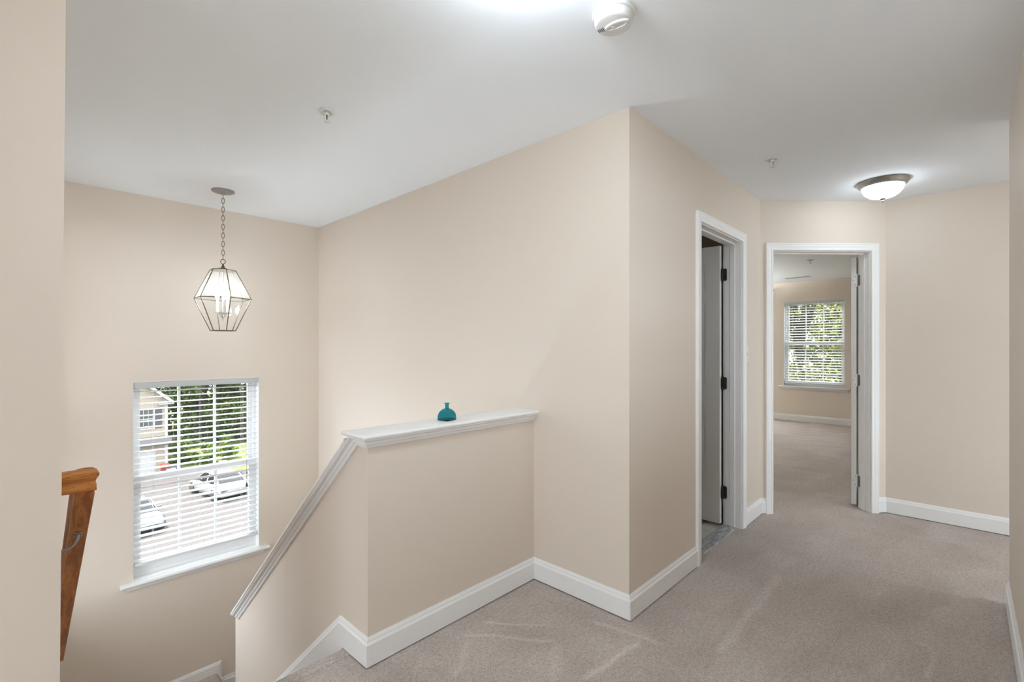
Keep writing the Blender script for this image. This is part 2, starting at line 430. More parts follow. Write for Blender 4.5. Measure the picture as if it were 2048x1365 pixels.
m = MB(); wall_boxes(m, XL - TH, XW + TH, WZ, H, [W1], lambda a, t, z: (a, YN + t * WT, z))
struct('wall_back', m, M['wall'])
m = MB(); m.box((XW, YD, WZ), (XW + TH, YN, H)); struct('wall_right', m, M['wall'])
m = MB(); wall_boxes(m, XW + TH, XD, 0, H, [(D1[0], D1[1], -1, D1[2])], lambda a, t, z: (a, YD + t * TH, z))
struct('wall_bathroom', m, M['wall'])
m = MB(); wall_boxes(m, 0.0, ANGLEN, 0, H, [(D2[0], D2[1], -1, D2[2])], lambda a, t, z: tuple(ang(a, t * TH, z)))
struct('wall_angled', m, M['wall'])
struct('wall_far', MB().box((XE, -1.6, 0), (XE + TH, YE, H)), M['wall'])
m = MB(); wall_boxes(m, XBACK, XR, 0, H, [W7], lambda a, t, z: (a, YR - t * TH, z)); m.box((XR - TH, -1.6, 0), (XR, YR - TH, H))
struct('wall_hall', m, M['wall'])
m = MB(); wall_boxes(m, XR - TH, XE + TH, 0, H, [W6], lambda a, t, z: (a, -1.6 - t * WT, z)); struct('wall_passage', m, M['wall'])
m = MB(); wall_boxes(m, YR - TH, YL + TH, 0, H, [W4], lambda a, t, z: (XBACK - t * WT, a, z))
struct('wall_hall_end', m, M['wall'])
# the wall on the left: its end is slightly out of plumb
def lean(x, y, z):
    if x > 0: x += 0.008 * (z - EYE) / 1.25
    return (x, y, z)
m = MB(); m.box((XBACK, YL, 0), (XL, YL + TH, H), lean); wall_boxes(m, YL + TH, YN, WZ, H, [W5], lambda a, t, z: (XL - .005 - t * (TH - .005), a, z)); m.box((XL - TH, YL + .02, WZ), (XL - .012, YL + TH, 0))
struct('wall_left', m, M['wall'])
# half wall and the sloping stair wall in front of the foyer
CAPZ = 0.945; YB = YH + TH          # cap top, back face of the half wall
SL = 0.8735; PHI = math.atan(SL)
def slope_z(y): return 0.930 - SL * (y - 1.863)       # top of the sloping cap
m = MB(); m.box((XS, YH, WZ), (XW, YB, CAPZ - .02))
poly = [(YB, WZ), (YB, slope_z(YB) - .03), (3.405, slope_z(3.405) - .03), (3.405, WZ)]
m.prism(poly, lambda y, z: (XS, y, z), lambda y, z: (XS + TH, y, z))
struct('wall_stair', m, M['wall'])

# floors
m = MB()
poly = [(XBACK, -1.75), (XE + TH, -1.75), (XE + TH, YE), (XD + .05, YD + .03), (XW + .02, YD + .03), (XW + .02, YH + .03), (XS, YH + .03), (XS, NOSE), (XL - .03, NOSE), (XL - .03, YL + .05), (XBACK, YL + .05)]
m.prism(poly, lambda x, y: (x, y, -0.26), lambda x, y: (x, y, 0))
poly = [(XD + .05, YD + .03), (XE + TH, YE), (XE + TH, -2.6), (XB, -2.6), (XB, 4.6), (XD + .05, 4.6)]
m.prism(poly, lambda x, y: (x, y, -0.26), lambda x, y: (x, y, 0))
struct('floor', m, M['carpet'])
m = MB().box((XW + TH, YD + TH, -.26), (XD + .05, 3.6, -.004)); struct('floor_bathroom', m, M['tile'])
m = MB().rbox((D1[0], YD + .028, -.02), (D1[1], YD + TH + .012, .004), .003); struct('trim_3', m, M['marble'], label='grey marble threshold in the bathroom doorway')

# bathroom and bedroom shells
m = MB(); m.box((XW + TH, 3.6, 0), (XD, 3.7, H)); struct('wall_bathroom_back', m, M['wall'])
m = MB(); m.box((XD - .02, YD + TH, 0), (XD + .08, 4.6, H)); struct('wall_divider', m, M['wall'])
m = MB(); wall_boxes(m, -2.6, 4.6, 0, H, [W2, W3], lambda a, t, z: (XB + t * WT, a, z)); struct('wall_bedroom_far', m, M['wall'])
struct('wall_bedroom_left', MB().box((XD - .02, 4.6, 0), (XB + WT, 4.7, H)), M['wall'])
struct('wall_bedroom_right', MB().box((XE, -2.7, 0), (XB + WT, -2.6, H)), M['wall'])
struct('wall_bedroom_near', MB().box((XE, -2.6, 0), (XE + TH, -1.6, H)), M['wall'])

# ------------------------------------------------------------------ stairs
m = MB()
def tread_profile(y0, z, y1):
    "step block with a rounded carpeted nosing at its far edge"
    r = 0.022; ye = y1 + 0.02
    pts = [(y0, z - .3), (y0, z)]
    for k in range(7):
        a = PI / 2 - k * PI / 6
        pts.append((ye - r + r * math.cos(a), z - r + r * math.sin(a)))
    pts += [(y1, z - 2 * r), (y1, z - .3)]
    return pts
for i in range(0, 7):
    z = -RISE * i; y1 = NOSE + TREAD * i - 0.02; y0 = y1 - TREAD - 0.03
    if i == 0: y0 = NOSE - 0.06
    m.prism(tread_profile(y0, z + (0.0015 if i == 0 else 0), y1), lambda y, zz: (XL - .004, y, zz), lambda y, zz: (XS - .001, y, zz))
# landing, with a nosing on its right edge, and the lower landing beside it
ys = NOSE + TREAD * 6 - .05
pts = tread_profile(XL - .004, LAND, 1.155)
m.prism(pts, lambda x, z: (x, ys, z), lambda x, z: (x, YN - .001, z))
m.box((XL - .004, YB, LOW - .1), (XW, YN, LOW))
struct('stairs', m, M['carpet'], smooth=True, label='carpeted stair flight going down to the landing under the window')

# ------------------------------------------------------------------ mouldings
BB = [(0, 0.006), (0.014, 0.006), (0.014, 0.092), (0.012, 0.097), (0.0085, 0.101), (0.0075, 0.109), (0.0045, 0.115), (0.003, 0.120), (0, 0.120)]
def bb_right(path, name, z=0.0, prof=BB):
    m = MB(); m.sweep([p for p in path], prof, lambda x, y, h: (x, y, z + h)); return struct(name, m, M['white'])
# travel so that the room is on the left of the path
bb_right([(D1[0] - .06, YD), (XW, YD), (XW, YH), (XS, YH), (XS, YH + .03)], 'baseboard_right')
bb_right([tuple(ang(.04, 0, 0))[:2], (XD, YD), (D1[1] + .055, YD)], 'baseboard_corner')
bb_right([(XE, -1.6), (XE, YE), tuple(ang(D2[1] + .06, 0, 0))[:2]], 'baseboard_far')
bb_right([(XBACK, YR), (XR, YR), (XR, -1.6)], 'baseboard_hall')
bb_right([(XL - .01, YL), (XBACK, YL)], 'baseboard_left')
bb_right([(XB, -2.6), (XB, 4.6)], 'baseboard_bedroom')

# stair skirt on the sloping wall: flat board plus moulded top edge
pk = 1.984
m = MB()
zt = lambda y: 0.120 - SL * (y - pk)
poly = [(YH + .030, 0.006), (YH + .030, .094), (pk - .012, .094), (3.36, zt(3.36) - .03), (3.36, zt(3.36) - .5), (2.0, -.25), (NOSE + .01, -.10), (NOSE + .01, .002)]
m.prism(poly, lambda y, z: (XS - .014, y, z), lambda y, z: (XS + .004, y, z))
PR = [(0.0, 0.0), (0.0, 0.004), (-0.004, 0.006), (-0.011, 0.008), (-0.018, 0.0095), (-0.024, 0.0135), (-0.030, 0.0135), (-0.030, 0.0)]
m.sweep([(YH + .030, .120), (pk, .120), (3.36, zt(3.36))], PR, lambda y, z, h: (XS - h, y, z))
struct('trim_2', m, M['white'], label='white skirt board following the stairs down the sloping wall')

# landing skirt on the window wall, ending in a drop beside the lower step
LZ = LAND + .086
m = MB()
poly = [(XL, LZ - .3), (XL, LZ - .022), (1.19, LZ - .022), (1.19, LZ - .35), (1.12, LZ - .35)]
m.prism(poly, lambda x, z: (x, YN - .014, z), lambda x, z: (x, YN + .004, z))
m.sweep([(1.205, LZ - .30), (1.205, LZ), (XL, LZ)], [(0, 0), (0, .004), (.006, .008), (.012, .0095), (.018, .0135), (.03, .0135), (.03, 0)], lambda x, z, h: (x, YN - h, z))
m.sweep([(XW, YN), (1.205, YN)], BB, lambda x, y, h: (x, y, LOW + .02 + h))
struct('baseboard_landing', m, M['white'])

# cap of the half wall with its moulding, running on down the slope
m = MB()
OV = 0.042
def bull(x0, x1, y0, y1, z0, z1, r):
    "flat board with rounded edges"
    rings = []
    for k in range(7):
        a = -PI / 2 + k * PI / 6; o = r * (1 - math.cos(a)); z = (z0 + z1) / 2 + (z1 - z0) / 2 * math.sin(a)
        rings.append([(x0 + o, y0 + o, z), (x1, y0 + o, z), (x1, y1 - o, z), (x0 + o, y1 - o, z)])
    m.loft(rings, True, True)
bull(XS - OV, XW + .004, YH - OV, YB + .034, CAPZ - .018, CAPZ, .009)
# moulding section: p = outwards, q = below the cap top
SEC = [(0.0, .016), (.036, .016), (.035, .022), (.030, .026), (.021, .030), (.020, .034), (.0185, .040), (.012, .045), (.0105, .049), (.009, .055), (.004, .058), (0.0, .058)]
yb, ye = 1.880, 3.372
tb = math.tan(PHI / 2)
cs, sn = math.cos(PHI), math.sin(PHI)
SB = CAPZ - slope_z(0) + 0     # not used directly
def ring0(p, q): return (XW + .002, YH - p, CAPZ - q)
def ring1(p, q): return (XS - p, YH - p, CAPZ - q)
ybend = 1.863 + (0.930 - CAPZ) / SL          # where the sloping top line would meet the cap top
def ring2(p, q): return (XS - p, ybend - q * tb, CAPZ - q)
def ring3(p, q): return (XS - p, ye - q * sn, slope_z(ye) - q * cs)
m.loft([[r(p, q) for p, q in SEC] for r in (ring0, ring1, ring2, ring3)], True, True)
# back moulding of the horizontal run
m.loft([[(x, YB + p * .7, CAPZ - q) for p, q in SEC] for x in (XS + TH, XW + .002)], True, True)
# sloping cap board and the moulding on its far side
def sring(y, z):
    x0, x1, t, r = XS - OV, XS + TH + .034, .018, .009
    pts = []
    for k in range(7):
        a = PI / 2 + k * PI / 6; pts.append((x0 + r + r * math.cos(a), -t / 2 + t / 2 * math.sin(a)))
    for k in range(7):
        a = -PI / 2 + k * PI / 6; pts.append((x1 - r + r * math.cos(a), -t / 2 + t / 2 * math.sin(a)))
    return [(x, y + q * sn, z + q * cs) for x, q in pts]
m.loft([sring(yb, slope_z(yb)), sring(ye, slope_z(ye))], True, True)
m.loft([[(XS + TH + p * .7, y - q * sn, slope_z(y) - q * cs) for p, q in SEC] for y in (YB, ye)], True, True)
struct('trim_1', m, M['white'], smooth=True, label='white moulded cap along the half wall and down the sloping stair wall')

# ------------------------------------------------------------------ door casings, jambs, doors
CAS = [(0, 0), (0, .012), (.004, .0145), (.012, .0145), (.016, .0125), (.022, .0135), (.034, .0165), (.044, .0165), (.048, .0185), (.055, .0185), (.057, .016), (.057, 0)]
def hinge(leafm, pin, d_leaf, n_leaf, d_jamb, n_jamb, z, hm, name_mat):
    "butt hinge: knuckle with finials on the pin, one plate on the door edge and one on the jamb; screw heads are sub-parts"
    pin = Vector(pin); mb = MB()
    zc = Vector((0, 0, z))
    for k in range(5):
        a = pin + zc + Vector((0, 0, -.044 + k * .0178)); mb.tube([a, a + Vector((0, 0, .0165))], .0062, 10)
    mb.tube([pin + zc + Vector((0, 0, -.052)), pin + zc + Vector((0, 0, -.044))], [.003, .006], 10)
    mb.tube([pin + zc + Vector((0, 0, .044)), pin + zc + Vector((0, 0, .052))], [.006, .003], 10)
    plates = [mb, mb if name_mat is None else MB()]
    for (d, n), mb_ in zip(((d_leaf, n_leaf), (d_jamb, n_jamb)), plates):
        d = Vector(d); n = Vector(n)
        outline = [(.002, -.044), (.024, -.044), (.030, -.038), (.030, .038), (.024, .044), (.002, .044)]
        mb_.prism(outline, lambda a, b: tuple(pin + zc + d * a + n * 0.0002 + Vector((0, 0, b))), lambda a, b: tuple(pin + zc + d * a + n * .0026 + Vector((0, 0, b))))
    h = mb.build('hinge', hm, leafm, smooth=True)
    if name_mat is not None: plates[1].build('jamb_plate', name_mat, h)
    sc = MB()
    for d, n in ((d_leaf, n_leaf), (d_jamb, n_jamb)):
        d = Vector(d); n = Vector(n)
        for (a, b) in ((.014, -.033), (.023, 0.0), (.014, .033)):
            c = pin + zc + d * a + Vector((0, 0, b)); sc.tube([c + n * .002, c + n * .0034], .0034, 10)
    sc.build('screw', M['screw'], h)
    return h
def panel_door(f, wdt, hgt, th):
    "six-panel door leaf: f(a, t, z), a along the width, t through the thickness"
    mb = MB(); mb.box((0, .006, 0), (wdt, th - .006, hgt), f)
    st = .105; cx = wdt / 2; rails = [(0, .2), (.86, 1.0), (1.60, 1.70), (hgt - .11, hgt)]
    for t0, t1 in ((0, .0065), (th - .0065, th)):
        for a0, a1 in ((0, st), (cx - .05, cx + .05), (wdt - st, wdt)): mb.box((a0, t0, 0), (a1, t1, hgt), f)
        for z0, z1 in rails:
            for a0, a1 in ((st, cx - .05), (cx + .05, wdt - st)): mb.box((a0, t0, z0), (a1, t1, z1), f)
        for i in range(3):
            z0, z1 = rails[i][1] + .03, rails[i + 1][0] - .03
            for a0, a1 in ((st + .03, cx - .08), (cx + .08, wdt - st - .03)): mb.rbox((a0, t0 + (.001 if t0 == 0 else -.001), z0), (a1, t1 + (.001 if t0 == 0 else -.001), z1), .003, f)
    return mb
def door_set(n, f, a0, a1, head, nrm, back_casing=True):
    "structure door: jambs, stops and casings; f(a, t, z) with t=0 on the hall face"
    root = thing('door_%d' % n, None, None, tuple(f((a0 + a1) / 2, 0, 0)), kind='structure')
    mb = MB()
    path = [(a1 - .006 + .012, 0.0), (a1 + .006, head + .006), (a0 - .006, head + .006), (a0 - .006, 0.0)]
    # travelling up the right side and back down the left puts the opening on the left, so offsets are negative
    mb.sweep(path, [(-o, h) for o, h in CAS], lambda a, z, h: tuple(f(a, -h, z)))
    mb.build('casing', M['white'], root)
    if back_casing:
        mb = MB(); mb.sweep(path, [(-o, h) for o, h in CAS], lambda a, z, h: tuple(f(a, TH + h, z))); mb.build('casing', M['white'], root)
    mb = MB(); j = .016
    mb.box((a0 - .012, .0005, 0), (a0 + .002, TH - .0005, head + .012), f); mb.box((a1 - .002, .0005, 0), (a1 + .012, TH - .0005, head + .012), f); mb.box((a0 + .002, .0005, head - .002), (a1 - .002, TH - .0005, head + .012), f)
    mb.build('jamb', M['white'], root)
    mb = MB()
    mb.rbox((a0 + .002, .040, 0), (a0 + .013, .076, head - .002), .003, f); mb.rbox((a1 - .013, .040, 0), (a1 - .002, .076, head - .002), .003, f); mb.rbox((a0 + .013, .040, head - .013), (a1 - .013, .076, head - .002), .003, f)
    mb.build('door_stop', M['white'], root)
    return root
def knob(mbase, f, a, z, th, name='doorknob'):
    c0 = Vector(f(a, 0, z)); c1 = Vector(f(a, th, z)); n = (c0 - c1).normalized()
    mb = MB()
    for c, s in ((c0, n), (c1, -n)):
        mb.tube([c, c + s * .006], .03, 18); mb.tube([c + s * .006, c + s * .03], .011, 12)
        mb.tube([c + s * .028, c + s * .035, c + s * .047, c + s * .058, c + s * .063], [.013, .024, .028, .022, .008], 18)
    mb.build(name, M['nickel'], mbase, smooth=True)

# bathroom door, opened a quarter turn into the bathroom, hinged on the right
f1 = lambda a, t, z: (a, YD + t, z)
r1 = door_set(1, f1, D1[0], D1[1], D1[2], (0, 1, 0))
HX, HY = 3.581, YD + TH + .012
lw = D1[1] - D1[0] - .006
fl = lambda a, t, z: (HX - .008 - .035 + t + .0, HY + .004 + a, z + .018)      # t = 0 is the face towards the opening
leaf = panel_door(fl, lw, 2.015, .035).build('door_leaf', M['door'], r1)
for z in (.24, 1.034, 1.825):
    hinge(leaf, (HX + .001, HY - .001, 0), (-1, 0, 0), (0, -1, 0), (0, -1, 0), (-1, 0, 0), z, M['bronze'], None)
knob(leaf, fl, lw - .07, .93, .035)
# bedroom door, swung past a right angle into the bedroom, hinged on the right
f2 = lambda a, t, z: tuple(ang(a, t, z))
r2 = door_set(2, f2, D2[0], D2[1], D2[2], AN)
P2 = ang(D2[1] - .004, TH + .010, 0)
th2 = math.radians(134)
e2 = AS * (-math.cos(th2)) + AN * math.sin(th2)
t2 = AN * (-math.cos(th2)) - AS * math.sin(th2)
fl2 = lambda a, t, z: tuple(P2 + e2 * (a + .006) + t2 * (t + .006) + Vector((0, 0, z + .018)))
leaf2 = panel_door(fl2, D2[1] - D2[0] - .006, 2.015, .035).build('door_leaf', M['door'], r2)
for z in (.215, 1.03, 1.838):
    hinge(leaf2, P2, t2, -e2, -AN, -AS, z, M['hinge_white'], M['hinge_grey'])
knob(leaf2, fl2, D2[1] - D2[0] - .08, .93, .035)

# ------------------------------------------------------------------ windows
def window(n, f, a0, a1, z0, z1, wt, muntins=True, sill=True, label=None):
    "double-hung vinyl window in a wall; f(a, t, z), t = 0 on the room face and growing outwards"
    root = thing('window_%d' % n, None, None, tuple(f((a0 + a1) / 2, 0, z0)), kind='structure')
    t0, t1 = .072, wt - .005
    mb = MB(); fw = .022
    mb.box((a0, t0, z0), (a0 + fw, t1, z1), f); mb.box((a1 - fw, t0, z0), (a1, t1, z1), f); mb.box((a0 + fw, t0, z1 - fw), (a1 - fw, t1, z1), f); mb.box((a0 + fw, t0, z0), (a1 - fw, t1, z0 + fw + .012), f)
    mb.build('window_frame', M['vinyl'], root)
    # white painted returns between the wall face and the vinyl frame
    mb = MB(); mb.box((a0 - .001, .001, z0), (a0 + .004, t0, z1), f); mb.box((a1 - .004, .001, z0), (a1 + .001, t0, z1), f); mb.box((a0 + .004, .001, z1 - .004), (a1 - .004, t0, z1 + .001), f)
    mb.build('window_return', M['white'], root)
    zm = z0 + (z1 - z0) * .490
    sw = .036; A0, A1 = a0 + fw, a1 - fw
    for (b0, b1, s0, s1) in ((zm - .016, z1 - fw, t0 + .036, t0 + .062), (z0 + fw + .012, zm + .040, t0 + .006, t0 + .034)):
        mb = MB()
        lower = b0 < z0 + .1
        br, tr = (.052, .040) if lower else (.036, .034)
        mb.box((A0, s0, b0), (A0 + sw, s1, b1), f); mb.box((A1 - sw, s0, b0), (A1, s1, b1), f); mb.box((A0 + sw, s0, b0), (A1 - sw, s1, b0 + br), f); mb.box((A0 + sw, s0, b1 - tr), (A1 - sw, s1, b1), f)
        sash = mb.build('sash', M['vinyl'], root)
        pm = MB(); tm = (s0 + s1) / 2
        pm.box((A0 + sw - .004, tm - .002, b0 + br - .004), (A1 - sw + .004, tm + .002, b1 - tr + .004), f); pm.build('glass_pane', M['pane'], sash)
        if muntins:
            for k in (1, 2):
                c = A0 + sw + (A1 - A0 - 2 * sw) * k / 3
                gm = MB(); gm.box((c - .009, tm - .009, b0 + br), (c + .009, tm - .003, b1 - tr), f); gm.box((c - .009, tm + .003, b0 + br), (c + .009, tm + .009, b1 - tr), f)
                gm.build('muntin', M['vinyl'], sash)
        if lower:
            for c in (A0 + (A1 - A0) * .28, A0 + (A1 - A0) * .72):
                k = MB(); k.rbox((c - .03, s0 + .004, b1), (c + .03, s1 - .002, b1 + .012), .003, f); k.build('sash_lock', M['vinyl'], sash)
    if sill:
        mb = MB(); 
        prof = [(-.045, -.004), (-.049, -.012), (-.045, -.022), (0.0, -.022)] + [(t0 + .01, -.022), (t0 + .01, .0), (-.038, 0.0)]
        e = .075
        # stool: nose overhangs past the opening on both sides
        mb.prism([(-.047, -.003), (-.050, -.011), (-.047, -.020), (-.040, -.023), (-.0005, -.023), (-.0005, 0.002), (-.040, .002)], lambda t, z: tuple(f(a0 - e, t, z0 + z)), lambda t, z: tuple(f(a1 + e, t, z0 + z)))
        mb.box((a0 + .001, -.002, z0 - .0), (a1 - .001, t0 + .02, z0 + .004), f)
        mb.build('window_stool', M['white'], root)
        mb = MB(); q = .038
        mb.prism([(-.0005, -.023), (-.026, -.023), (-.024, -.030), (-.016, -.036), (-.014, -.050), (-.010, -.058), (-.0005, -.060)], lambda t, z: tuple(f(a0 - q, t, z0 + z)), lambda t, z: tuple(f(a1 + q, t, z0 + z)))
        mb.build('window_apron', M['white'], root)
    return root
g1 = lambda a, t, z: (a, YN + t, z)
g2 = lambda a, t, z: (XB + t, a, z)
g4 = lambda a, t, z: (XBACK - t, a, z)
window(1, g1, *W1, WT)
window(2, g2, *W2, WT)
window(3, g2, *W3, WT, muntins=False)  # this window and those below are unseen, added for daylight
window(4, g4, *W4, WT, muntins=False)
window(5, lambda a, t, z: (XL - .005 - t, a, z), *W5, TH, muntins=False)
window(7, lambda a, t, z: (a, YR - t, z), *W7, TH, muntins=False, sill=False)
window(6, lambda a, t, z: (a, -1.6 - t, z), *W6, WT, muntins=False)

def blind(f, a0, a1, ztop, zbot, pitch, label, tilt=.0018, tassel_at=None, tassel_z=None):
    root = thing('window_blind', label, 'blind', tuple(f((a0 + a1) / 2, .03, ztop)))
    mb = MB(); mb.rbox((a0, .004, ztop - .046), (a1, .058, ztop), .003, f); hr = mb.build('headrail', M['headrail'], root)
    mb = MB(); tc = .033; hw = .0245; z = ztop - .046 - .026; zs = []
    while z > zbot + .03:
        zs.append(z)
        rows = []
        for k in range(6):
            u = -1 + 2 * k / 5
            rows.append((tc + u * hw, z + .0028 * (1 - u * u) + u * tilt))
        prof = rows + [(t, q - .0024) for t, q in reversed(rows)]
        mb.prism(prof, lambda t, q: tuple(f(a0 + .003, t, q)), lambda t, q: tuple(f(a1 - .003, t, q)))
        z -= pitch
    mb.build('slats', M['slat'], root)
    mb = MB(); mb.rbox((a0 + .003, tc - .025, zbot), (a1 - .003, tc + .025, zbot + .020), .003, f); mb.build('bottom_rail', M['slat'], root)
    for c in (a0 + .12, (a0 + a1) / 2, a1 - .12):
        mb = MB()
        for t in (tc - hw - .001, tc + hw + .001): mb.tube([f(c, t, ztop - .046), f(c, t, zbot + .018)], .0009, 6)
        for q in zs: mb.tube([f(c, tc - hw - .001, q - .003), f(c, tc + hw + .001, q - .003)], .0006, 5)
        mb.build('ladder_cord', M['cord'], root)
    if tassel_at is not None:
        mb = MB(); mb.tube([f(tassel_at, .0035, ztop - .046), f(tassel_at + .002, .0035, tassel_z + .03)], .0012, 6); pc = mb.build('pull_cord', M['bronze'], root)
        mb = MB(); c = Vector(f(tassel_at + .002, .0035, tassel_z))
        mb.lathe([(.002, .035), (.005, .03), (.0085, .008), (.010, 0.0), (.009, -.003)], c, 12); mb.build('tassel', M['tassel'], pc, smooth=True)
    return root
blind(g1, W1[0] + .006, W1[1] - .006, W1[3] - .004, -.348, .0454, 'white horizontal slat blind lowered over the stairwell window', .0019, 1.395, .10)
blind(g2, W2[0] + .006, W2[1] - .006, W2[3] - .004, .66, .0454, 'white horizontal slat blind lowered over the bedroom window', .0075)

# ------------------------------------------------------------------ pendant lantern over the stair well
PX, PY = 1.066, 3.923
ph = thing('pendant_lantern', 'hexagonal clear glass pendant lantern hanging on a chain above the stairs', 'pendant light', (PX, PY, 0))
PT, PM, PB, RT, RM, RB = 1.858, 1.650, 1.418, .083, .186, .083
MB().lathe([(.074, H), (.074, H - .006), (.066, H - .012), (.040, H - .017), (.014, H - .020), (.012, H - .028), (.004, H - .030)], (PX, PY, 0), 40).build('canopy', M['pewter'], ph, smooth=True)
mb = MB()
ztop, zend = H - .026, PT + .082; nl = 15; step = (ztop - zend) / nl
for i in range(nl):
    zc = ztop - (i + .5) * step; L = step * 1.28; ww = .0085
    loop = []
    for k in range(16):
        a = 2 * PI * k / 16; x = ww * math.cos(a); z = math.copysign(max(0, L / 2 - ww), math.sin(a)) + ww * math.sin(a) * .95 if abs(math.sin(a)) > 1e-6 else 0
        loop.append((PX + (x * .82 if i % 2 else x * .30), PY + (x * -.5 if i % 2 else x * .95), zc + z))
    mb.torus(loop, .0019, 6)
mb.build('chain', M['antique'], ph, smooth=True)
mb = MB()
mb.torus([(PX + .017 * math.cos(2 * PI * k / 20) * .72, PY - .017 * math.cos(2 * PI * k / 20) * .69, PT + .064 + .017 * math.sin(2 * PI * k / 20)) for k in range(20)], .0028, 8)
mb.lathe([(.006, PT + .048), (.007, PT + .034), (.010, PT + .030), (.013, PT + .020), (.040, PT + .010), (.082, PT + .001), (.083, PT - .003)], (PX, PY, 0), 24)
mb.build('crown', M['antique'], ph, smooth=True)
def hexpt(r, z, k, rot=math.radians(-43.6)):
    # vertices turned so that one edge pair faces the hall as in the photograph
    a = rot + math.radians(5 - 52) + k * PI / 3
    return Vector((PX + r * math.cos(a), PY + r * math.sin(a), z))
frame = MB()
for k in range(6):
    a, b = k, (k + 1) % 6
    frame.tube([hexpt(RT, PT, a), hexpt(RM, PM, a)], .0034, 8); frame.tube([hexpt(RM, PM, a), hexpt(RB, PB, a)], .0034, 8)
    frame.tube([hexpt(RM, PM, a), hexpt(RM, PM, b)], .0036, 8); frame.tube([hexpt(RB, PB, a), hexpt(RB, PB, b)], .0028, 8); frame.tube([hexpt(RT, PT, a), hexpt(RT, PT, b)], .003, 8)
frame.build('frame', M['antique'], ph, smooth=True)
cen = Vector((PX, PY, 0))
for k in range(6):
    for (ra, za, rb, zb, mm) in ((RT, PT, RM, PM, 'lantern_glass_upper'), (RM, PM, RB, PB, 'lantern_glass')):
        p = [hexpt(ra, za, k), hexpt(rb, zb, k), hexpt(rb, zb, (k + 1) % 6), hexpt(ra, za, (k + 1) % 6)]
        MB().add([tuple(q) for q in p], [(0, 1, 2, 3)]).build('glass_panel', M[mm], ph)
mb = MB()
mb.tube([(PX, PY, PT + .01), (PX, PY, 1.525)], .006, 10)
mb.lathe([(.006, 1.560), (.022, 1.553), (.052, 1.549), (.054, 1.544), (.030, 1.540), (.018, 1.530), (.014, 1.517), (.006, 1.508), (.004, 1.495), (.001, 1.488)], (PX, PY, 0), 30)
stem = mb.build('stem', M['chrome'], ph, smooth=True)
for k in range(3):
    a = 2 * PI * k / 3 + .4; x, y = PX + .038 * math.cos(a), PY + .038 * math.sin(a)
    cn = MB().lathe([(.010, 1.549), (.0095, 1.640), (.0085, 1.644)], (x, y, 0), 16).build('candle', M['candle'], ph, smooth=True)
    MB().lathe([(.006, 1.644), (.010, 1.655), (.0155, 1.675), (.0145, 1.695), (.008, 1.718), (.003, 1.735), (.0008, 1.742)], (x, y, 0), 16).build('bulb', M['bulb'], cn, smooth=True)

# ------------------------------------------------------------------ flush ceiling lights
def ceiling_light(loc, label, glass):
    root = thing('ceiling_light', label, 'ceiling light', loc, 'flush dome ceiling lights')
    x, y, z = loc
    MB().lathe([(.120, 0), (.149, 0), (.151, -.006), (.146, -.012), (.141, -.016), (.139, -.024), (.132, -.030), (.126, -.034), (.122, -.037), (.115, -.035), (.115, -.004)], (x, y, z), 64, caps=False).build('pan', M['nickel'], root, smooth=True)
    pr = []
    for k in range(13):
        a = k / 12 * PI / 2; pr.append((.119 * math.cos(a) ** .85 + .0005, -.034 - .082 * math.sin(a) ** 1.1))
    mb = MB()
    d = mb.lathe(pr, (x, y, z), 72).build('glass_dome', glass, root, smooth=True)
    MB().lathe([(.002, -.114), (.018, -.114), (.019, -.118), (.008, -.123), (.0055, -.126), (.0095, -.130), (.0105, -.135), (.008, -.140), (.001, -.143)], (x, y, z), 24).build('finial', M['nickel'], root, smooth=True)
    return root
ceiling_light((4.15, .41, H), 'frosted dome ceiling light in front of the bedroom doorway', M['dome_far'])
def add_fill_light(pos, rot, label, lamp):  # unseen wall lamps added to lift ceiling and wall brightness
    "added half-bowl fill lamp on a wall: local y points away from the wall"
    root = thing('added_wall_uplight', label, 'wall light', pos, 'added half bowl fill lamps'); x, y, z = 0, 0, 0
    Rm = Matrix.Translation(Vector(pos)) @ Matrix.Rotation(rot, 4, 'Z')
    def half(prof, cap=True):
        mb = MB(); mb.loft([[tuple(Rm @ Vector((r * math.cos(PI * j / 24), r * math.sin(PI * j / 24), q))) for j in range(25)] for r, q in prof], True, True); return mb
    half([(.02, -.13), (.06, -.115), (.10, -.085), (.128, -.045), (.14, 0.0), (.134, 0.0), (.122, -.045), (.095, -.080), (.055, -.105)]).build('bowl', M['opal'], root, smooth=True)
    half([(.112, -.036), (.116, -.026)]).build('lamp', M[lamp], root)
    MB().box((-.05, -.002, -.12), (.05, .006, -.01), lambda a, b, c: tuple(Rm @ Vector((a, b, c)))).build('backplate', M['pewter'], root)
    return root
add_fill_light((XS + TH, 2.95, -.45), -PI / 2, 'unseen half bowl fill light added on the foyer side of the sloping stair wall', 'fill_foyer')
add_fill_light((7.6, 4.6, 1.70), PI, 'unseen half bowl fill light added on the left bedroom wall', 'fill_bed')
ceiling_light((4.12, -1.0, H), 'unseen frosted dome ceiling light added in the side passage on the right, around the corner', M['dome_far'])  # added lamp out of view, brightens the far hall
ceiling_light((.94, .86, H), 'frosted dome ceiling light above the stair head, left of the smoke detector', M['dome_near'])

